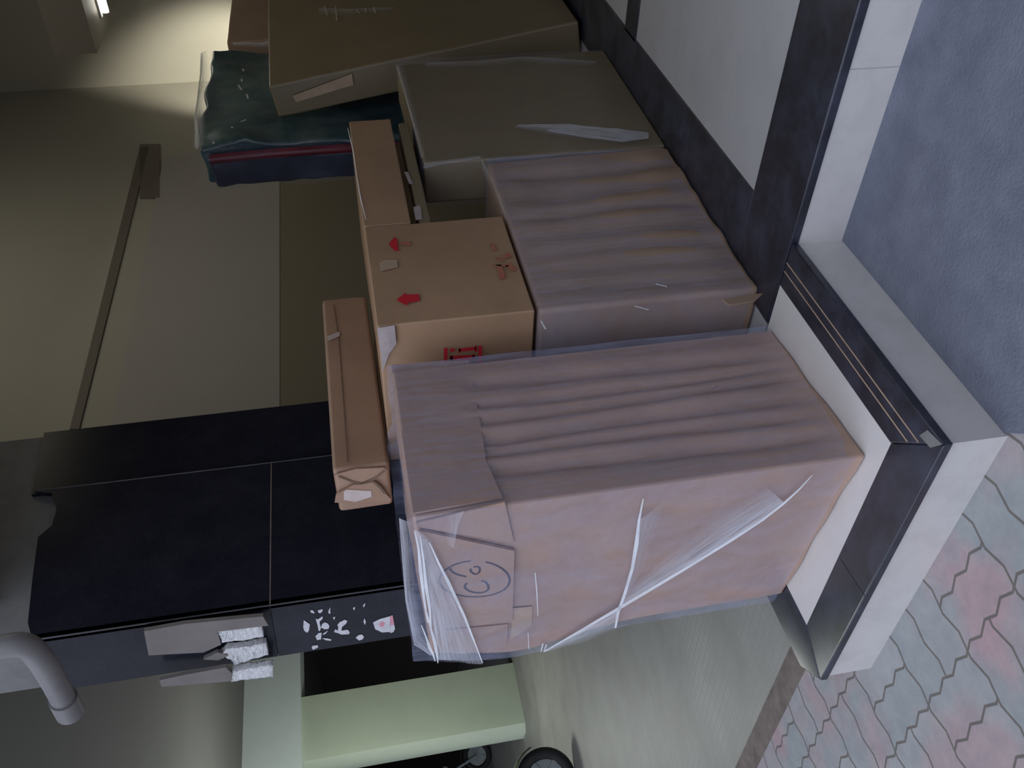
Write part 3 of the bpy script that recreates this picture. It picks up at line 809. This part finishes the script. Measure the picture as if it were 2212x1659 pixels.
o = each([([ex(p) for p in c5(l)], wd_) for l, wd_ in (([(1560, 270), (1600, 350)], .012), ([(1690, 430), (1780, 400)], .022), ([(1640, 520), (1670, 600), (1690, 690)], .018), ([(1740, 510), (1830, 590)], .02), ([(1600, 430), (1700, 480)], .008), ([(1560, 520), (1760, 540)], .008))], .01, NXp, 'printed_symbol', 'ink_red_faint', t, .0048)
for q in o: q['label'] = 'faded red stamp'
en = lambda p: ony(p, 2.04)
o = strokes([([en(p) for p in c5(l)], wd_) for l, wd_ in (
    ([(1008, 1485), (1006, 1680)], .011), ([(1420, 1462), (1416, 1690)], .011),
    ([(1062, 1514), (1116, 1512)], .013), ([(1165, 1515), (1370, 1492)], .013), ([(1367, 1462), (1367, 1535)], .007), ([(1172, 1495), (1172, 1545)], .007),
    ([(1062, 1612), (1350, 1600)], .02), ([(1070, 1580), (1080, 1640)], .01), ([(1340, 1560), (1345, 1640)], .007))], .01, NY, 'printed_text', 'ink_red', t, .006)
o['label'] = 'red printed letters between two red lines'
polys([[ex(p) for p in c5([(215, 505), (260, 470), (430, 462), (440, 550), (230, 600)])]], NXp, 'tape', 'tape_brown', t, .004, .0006)
o = polys([[en(p) for p in ((814, 706), (852, 700), (856, 740), (840, 762), (826, 800), (822, 760))]], NY, 'tape', 'tape_film', t, .005, .001); o['label'] = 'pale shiny tape on the corner'

# ------------------------------------------------------------------ slab C in clear film, behind D
t = thing('carton', (-1.72, 3.45, FL), 'upright carton in clear film with sky glints painted on its creases, beyond the broad creased carton', 'carton')
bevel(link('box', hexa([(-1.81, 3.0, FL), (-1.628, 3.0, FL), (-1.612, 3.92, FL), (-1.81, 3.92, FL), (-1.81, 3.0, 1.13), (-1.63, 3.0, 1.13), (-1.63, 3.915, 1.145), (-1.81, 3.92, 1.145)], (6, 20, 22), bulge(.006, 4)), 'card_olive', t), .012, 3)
sleeve([Vector((-1.82, 3.0, 0)), Vector((-1.625, 3.0, 0)), Vector((-1.615, 3.92, 0)), Vector((-1.82, 3.92, 0))], FL+.02, lambda p, s: 1.145, .008, 'stretch_film', 'film_thin', t)
cx = lambda p: onx(p, -1.615)  # pale bands on this face paint sky glints along film creases
veil([cx(p) for p in ((1120, 275), (1230, 274), (1330, 284), (1400, 292))], [cx(p) for p in ((1110, 282), (1200, 302), (1320, 315), (1400, 306))], 'film_crease', 'crease_veil', t, (.012, 0, 0))
veil([cx(p) for p in ((1180, 290), (1280, 306), (1340, 314), (1400, 306))], [cx(p) for p in ((1200, 276), (1280, 278), (1340, 286), (1400, 293))], 'film_crease', 'crease_veil', t, (.014, 0, 0))
veil([cx(p) for p in ((920, 141), (1030, 137), (1120, 128), (1200, 131), (1288, 138))], [cx(p) for p in ((920, 152), (1030, 150), (1120, 142), (1200, 147), (1280, 148))], 'film_crease', 'crease_faint', t, (.012, 0, 0))
veil([ony(p, 2.993) for p in ((914, 364), (970, 352), (1038, 342))], [ony(p, 2.993) for p in ((916, 352), (970, 342), (1038, 334))], 'film_crease', 'crease_faint', t, (0, -.001, 0))
veil([cx(p) for p in ((856, 142), (880, 220), (912, 345))], [cx(p) for p in ((875, 142), (896, 220), (922, 335))], 'film_crease', 'crease_faint', t, (.006, 0, .004))

# thin board and long flat carton lying on C
t = thing('board_parcel', (-1.74, 2.97, 1.15), 'thin flat film-wrapped parcel lying on the upright film-wrapped carton', 'parcel')
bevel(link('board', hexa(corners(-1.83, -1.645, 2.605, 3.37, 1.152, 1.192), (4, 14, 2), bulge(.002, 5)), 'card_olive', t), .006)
polys([[onx(p, -1.642) for p in ((873, 372), (882, 372), (892, 398), (884, 398))]], NXp, 'tape', 'tape_film', t, .001, .0006)
polys([[onx(p, -1.642) for p in ((893, 448), (908, 444), (912, 474), (898, 476))]], NXp, 'tape', 'tape_film', t, .001, .0006)
t = thing('carton', (-1.9, 2.98, 1.222), 'long flat brown carton lying level with the red-arrow carton, behind it', 'carton')
bevel(link('box', hexa([(-2.2, 2.6, 1.222), (-1.636, 2.6, 1.222), (-1.63, 3.38, 1.222), (-2.2, 3.38, 1.222), (-2.2, 2.6, 1.384), (-1.636, 2.6, 1.384), (-1.63, 3.38, 1.388), (-2.2, 3.38, 1.388)], (8, 16, 4), bulge(.003)), 'card_orange', t), .005)
strokes([([onx(p, -1.64) for p in ((756, 280), (768, 330), (776, 385), (784, 430), (796, 478))], [.002, .004, .003, .004, .002])], .004, (.7, 0, .7), 'film_crease', 'crease_thread', t, .012)  # pale stroke paints the glint along the wrapped top edge
link('bottom_flap', box_me((-2.1, 2.65, 1.195), (-1.7, 3.3, 1.223)), 'card_dark', t)

# ------------------------------------------------------------------ slab B leaning against the others
b0 = ony((1262, 45), 4.3); b1 = ony((592, 185), 4.3); b2 = ony((600, 258), 4.3)
th = .17
u_ = (b1-b0).normalized(); s_ = Vector((-u_.z, 0, u_.x)).normalized()   # thickness direction (to the left)
if s_.x > 0: s_ = -s_
b0 = Vector((b0.x, 4.3, FL)) 
b1 = Vector((b1.x, 4.3, b1.z)); L = Vector((0, 1.45, .02))
lift = Vector((0, 0, max(0, -(s_*th).z)))
t = thing('carton', b0, 'large flat carton leaning back with painted glints near its top, behind the film-wrapped ones', 'carton')
c8 = [b0 + s_*th, b0, b0 + L, b0 + s_*th + L, b1 + s_*th, b1, b1 + L, b1 + s_*th + L]
c8 = [Vector(p) + lift for p in c8]
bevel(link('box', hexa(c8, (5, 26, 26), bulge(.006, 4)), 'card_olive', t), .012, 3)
nB = Vector((u_.z, 0, -u_.x)).normalized()
if nB.x < 0: nB = -nB
bR = lambda p: on(p, b0+lift, nB)
veil([bR(p) for p in ((690, 22), (760, 24), (850, 20))], [bR(p) for p in ((690, 38), (760, 40), (850, 26))], 'tape', 'crease_faint', t, nB*.012)  # this sheet and the strokes after it paint glints on the upper face
o = each([([bR(p) for p in l], .008) for l in ([(702, 18), (708, 38)], [(726, 18), (729, 50)], [(770, 26), (778, 34)], [(790, 22), (792, 32)], [(808, 20), (812, 34)])], .006, nB, 'tape', 'tape_pale', t, .014)
bN = lambda p: ony(p, 4.29)
polys([[bN(p) for p in ((632, 206), (760, 158), (764, 182), (640, 220))]], NY, 'tape', 'tape_brown', t, .006, .0006)

# ------------------------------------------------------------------ wrapped mattress H
t = thing('mattress', (-2.2, 4.75, FL), 'dark blue-green quilted mattress with red piping in shiny film, standing on edge', 'mattress')
def dispH(u, v, w, p):
    d = Vector((nz3(p, 5, .03) + nz3(p, 13, .012), nz3(p+Vector((7, 0, 0)), 4, .02), 0))*min(1, w*4)
    if w > .999: d.z += nz3(p, 6, .03)
    return d
HX0, HX1, HY0, HY1, HZ = -2.31, -2.11, 4.2, 5.36, 2.13
o = bevel(link('mattress_body', hexa(corners(HX0, HX1, HY0, HY1, FL, HZ), (8, 24, 34), dispH), 'quilt_blue', t), .03, 4)
o = bevel(link('side_band', hexa(corners(HX0-.015, HX1-.055, HY0-.03, HY0+.03, FL, HZ-.03), (5, 3, 30), dispH), 'quilt_navy', t), .02, 3)
tubes(smooth_path([(HX1-.05 + .012*math.sin(z*5), HY0-.035+.01*math.sin(z*7), z) for z in [FL+.03 + i*(HZ-FL-.08)/12 for i in range(13)]], 3), .024, 'piping', 'piping_red', t, 10)
veil([(HX1-.01, HY0+.0, HZ+.02), (HX1+.005, HY0+.4, HZ+.03), (HX1, HY0+.8, HZ+.03), (HX1, HY1, HZ+.06)], [(HX1+.01, HY0, HZ-.04), (HX1+.02, HY0+.4, HZ-.02), (HX1+.02, HY0+.8, HZ-.02), (HX1+.02, HY1, HZ+.01)], 'stretch_film', 'veil_glow', t, (.004, 0, 0), .008)
strokes([([(HX1-.02, HY0+.02, HZ+.0), (HX1+.012, HY0+.3, HZ+.025), (HX1, HY0+.6, HZ+.03), (HX1, HY0+.9, HZ+.035), (HX1-.01, HY1, HZ+.05)], .03)], .02, (.6, 0, .8), 'film_crease', 'crease_glow', t, .006)  # white ribbon paints the bright glint along the film's top edge
hx = lambda p: onx(p, HX1+.045)
each([([hx(p) for p in l], .009) for l in ([(520, 264), (532, 260)], [(500, 275), (503, 278)], [(460, 308), (463, 312)], [(524, 150), (527, 155)], [(522, 172), (523, 178)], [(533, 205), (536, 215)], [(515, 185), (522, 196)])], .014, NXp, 'film_crease', 'paper_white', t, .004)  # tiny pale strokes paint sparkles on the film
sleeve([Vector((HX0, HY0-.03, 0)), Vector((HX1, HY0-.02, 0)), Vector((HX1, HY1, 0)), Vector((HX0, HY1, 0))], .9, lambda p, s: HZ+.01, .035, 'stretch_film', 'film_thin', t)

# tall carton A behind, upper right of the stack
t = thing('carton', (-2.22, 6.1, FL), 'tall plain brown carton at the very back, against the lit corner', 'carton')
aN = 5.5
at = ony((490, 91), aN); ab = ony((590, 78), aN)
kx = (at.x - ab.x)/(at.z - ab.z)*.4
def cA(x, y, z): return (x + kx*(z-at.z), y, z)
x1 = at.x
c8 = [cA(x1-.2, aN, FL), cA(x1, aN, FL), cA(x1, 6.8, FL), cA(x1-.2, 6.8, FL), cA(x1-.2, aN, at.z-.0), cA(x1, aN, at.z), cA(x1, 6.8, at.z), cA(x1-.2, 6.8, at.z)]
bevel(link('box', hexa(c8, (4, 16, 22), bulge(.008, 5)), 'card_brown', t), .008)
veil([ony(p, aN-.03) for p in ((503, 92), (530, 90), (560, 92), (586, 86))], [ony(p, aN-.03) for p in ((503, 100), (530, 100), (560, 103), (586, 104))], 'tape', 'crease_veil', t, (0, -.004, 0))

# ------------------------------------------------------------------ long paper parcel G on top of the arrow carton
t = thing('parcel', (-2.2, 2.4, 1.386), 'long brown paper parcel with folded end, lying on top of the red-arrow carton', 'parcel')
g0 = onx((845, 1006), -2.1); g1 = onx((718, 1010), -2.1); h0 = onx((790, 640), -2.1); h1 = onx((695, 645), -2.1)
gy = (g0.y+g1.y)/2; hy = (h0.y+h1.y)/2
zb0, zb1, zt0, zt1 = 1.39, 1.40, g1.z, h1.z
gx0, gx1 = -2.31, -2.1
bevel(link('wrapped_box', hexa([(gx0, gy, zb0), (gx1, gy, zb0), (gx1, hy, zb1), (gx0, hy, zb1), (gx0, gy, zt0), (gx1, gy, zt0), (gx1, hy, zt1), (gx0, hy, zt1)], (8, 20, 6), bulge(.005, 5)), 'kraft_paper', t), .014, 3)
gn = lambda p: ony(p, gy-.006)
e = 620/2212
c8_ = lambda l: [(650 + a*e, 620 + b*e) for a, b in l]
polys([[gn(p) for p in c8_([(255, 1440), (420, 1395), (640, 1385), (665, 1400), (470, 1500), (420, 1500)])]], NY, 'end_fold', 'kraft_paper', t, .001, .004)
polys([[gn(p) for p in c8_([(470, 1510), (560, 1490), (690, 1620), (690, 1640), (260, 1650), (270, 1590), (400, 1515)])]], NY, 'end_fold', 'kraft_paper', t, .001, .006)
strokes([([gn(p) for p in c8_(l)], w_) for l, w_ in (([(290, 1445), (400, 1490), (465, 1505)], .006), ([(465, 1505), (560, 1470), (645, 1400)], .006), ([(560, 1488), (610, 1530), (650, 1580)], .009))], .005, NY, 'fold_line', 'seam_dark', t, .0085)
o = polys([[gn(p) for p in c8_([(330, 1560), (350, 1545), (540, 1555), (545, 1600), (420, 1640), (330, 1625)])]], NY, 'tape', 'tape_pale', t, .008, .001); o['label'] = 'shiny clear tape on the folded end'
gs = lambda p: onx(p, gx1+.006)
strokes([([gs(p) for p in ((722, 660), (733, 740), (742, 860), (752, 1000))], .004)], .004, NXp, 'seam', 'seam_dark', t, .003)
polys([[gs(p) for p in ((706, 728), (733, 718), (734, 727), (708, 739))]], NXp, 'tape', 'tape_pale', t, .003, .0006)
link('support_pad', box_me((gx0+.02, gy+.14, 1.385), (gx1-.03, hy-.25, 1.392)), 'card_dark', t)
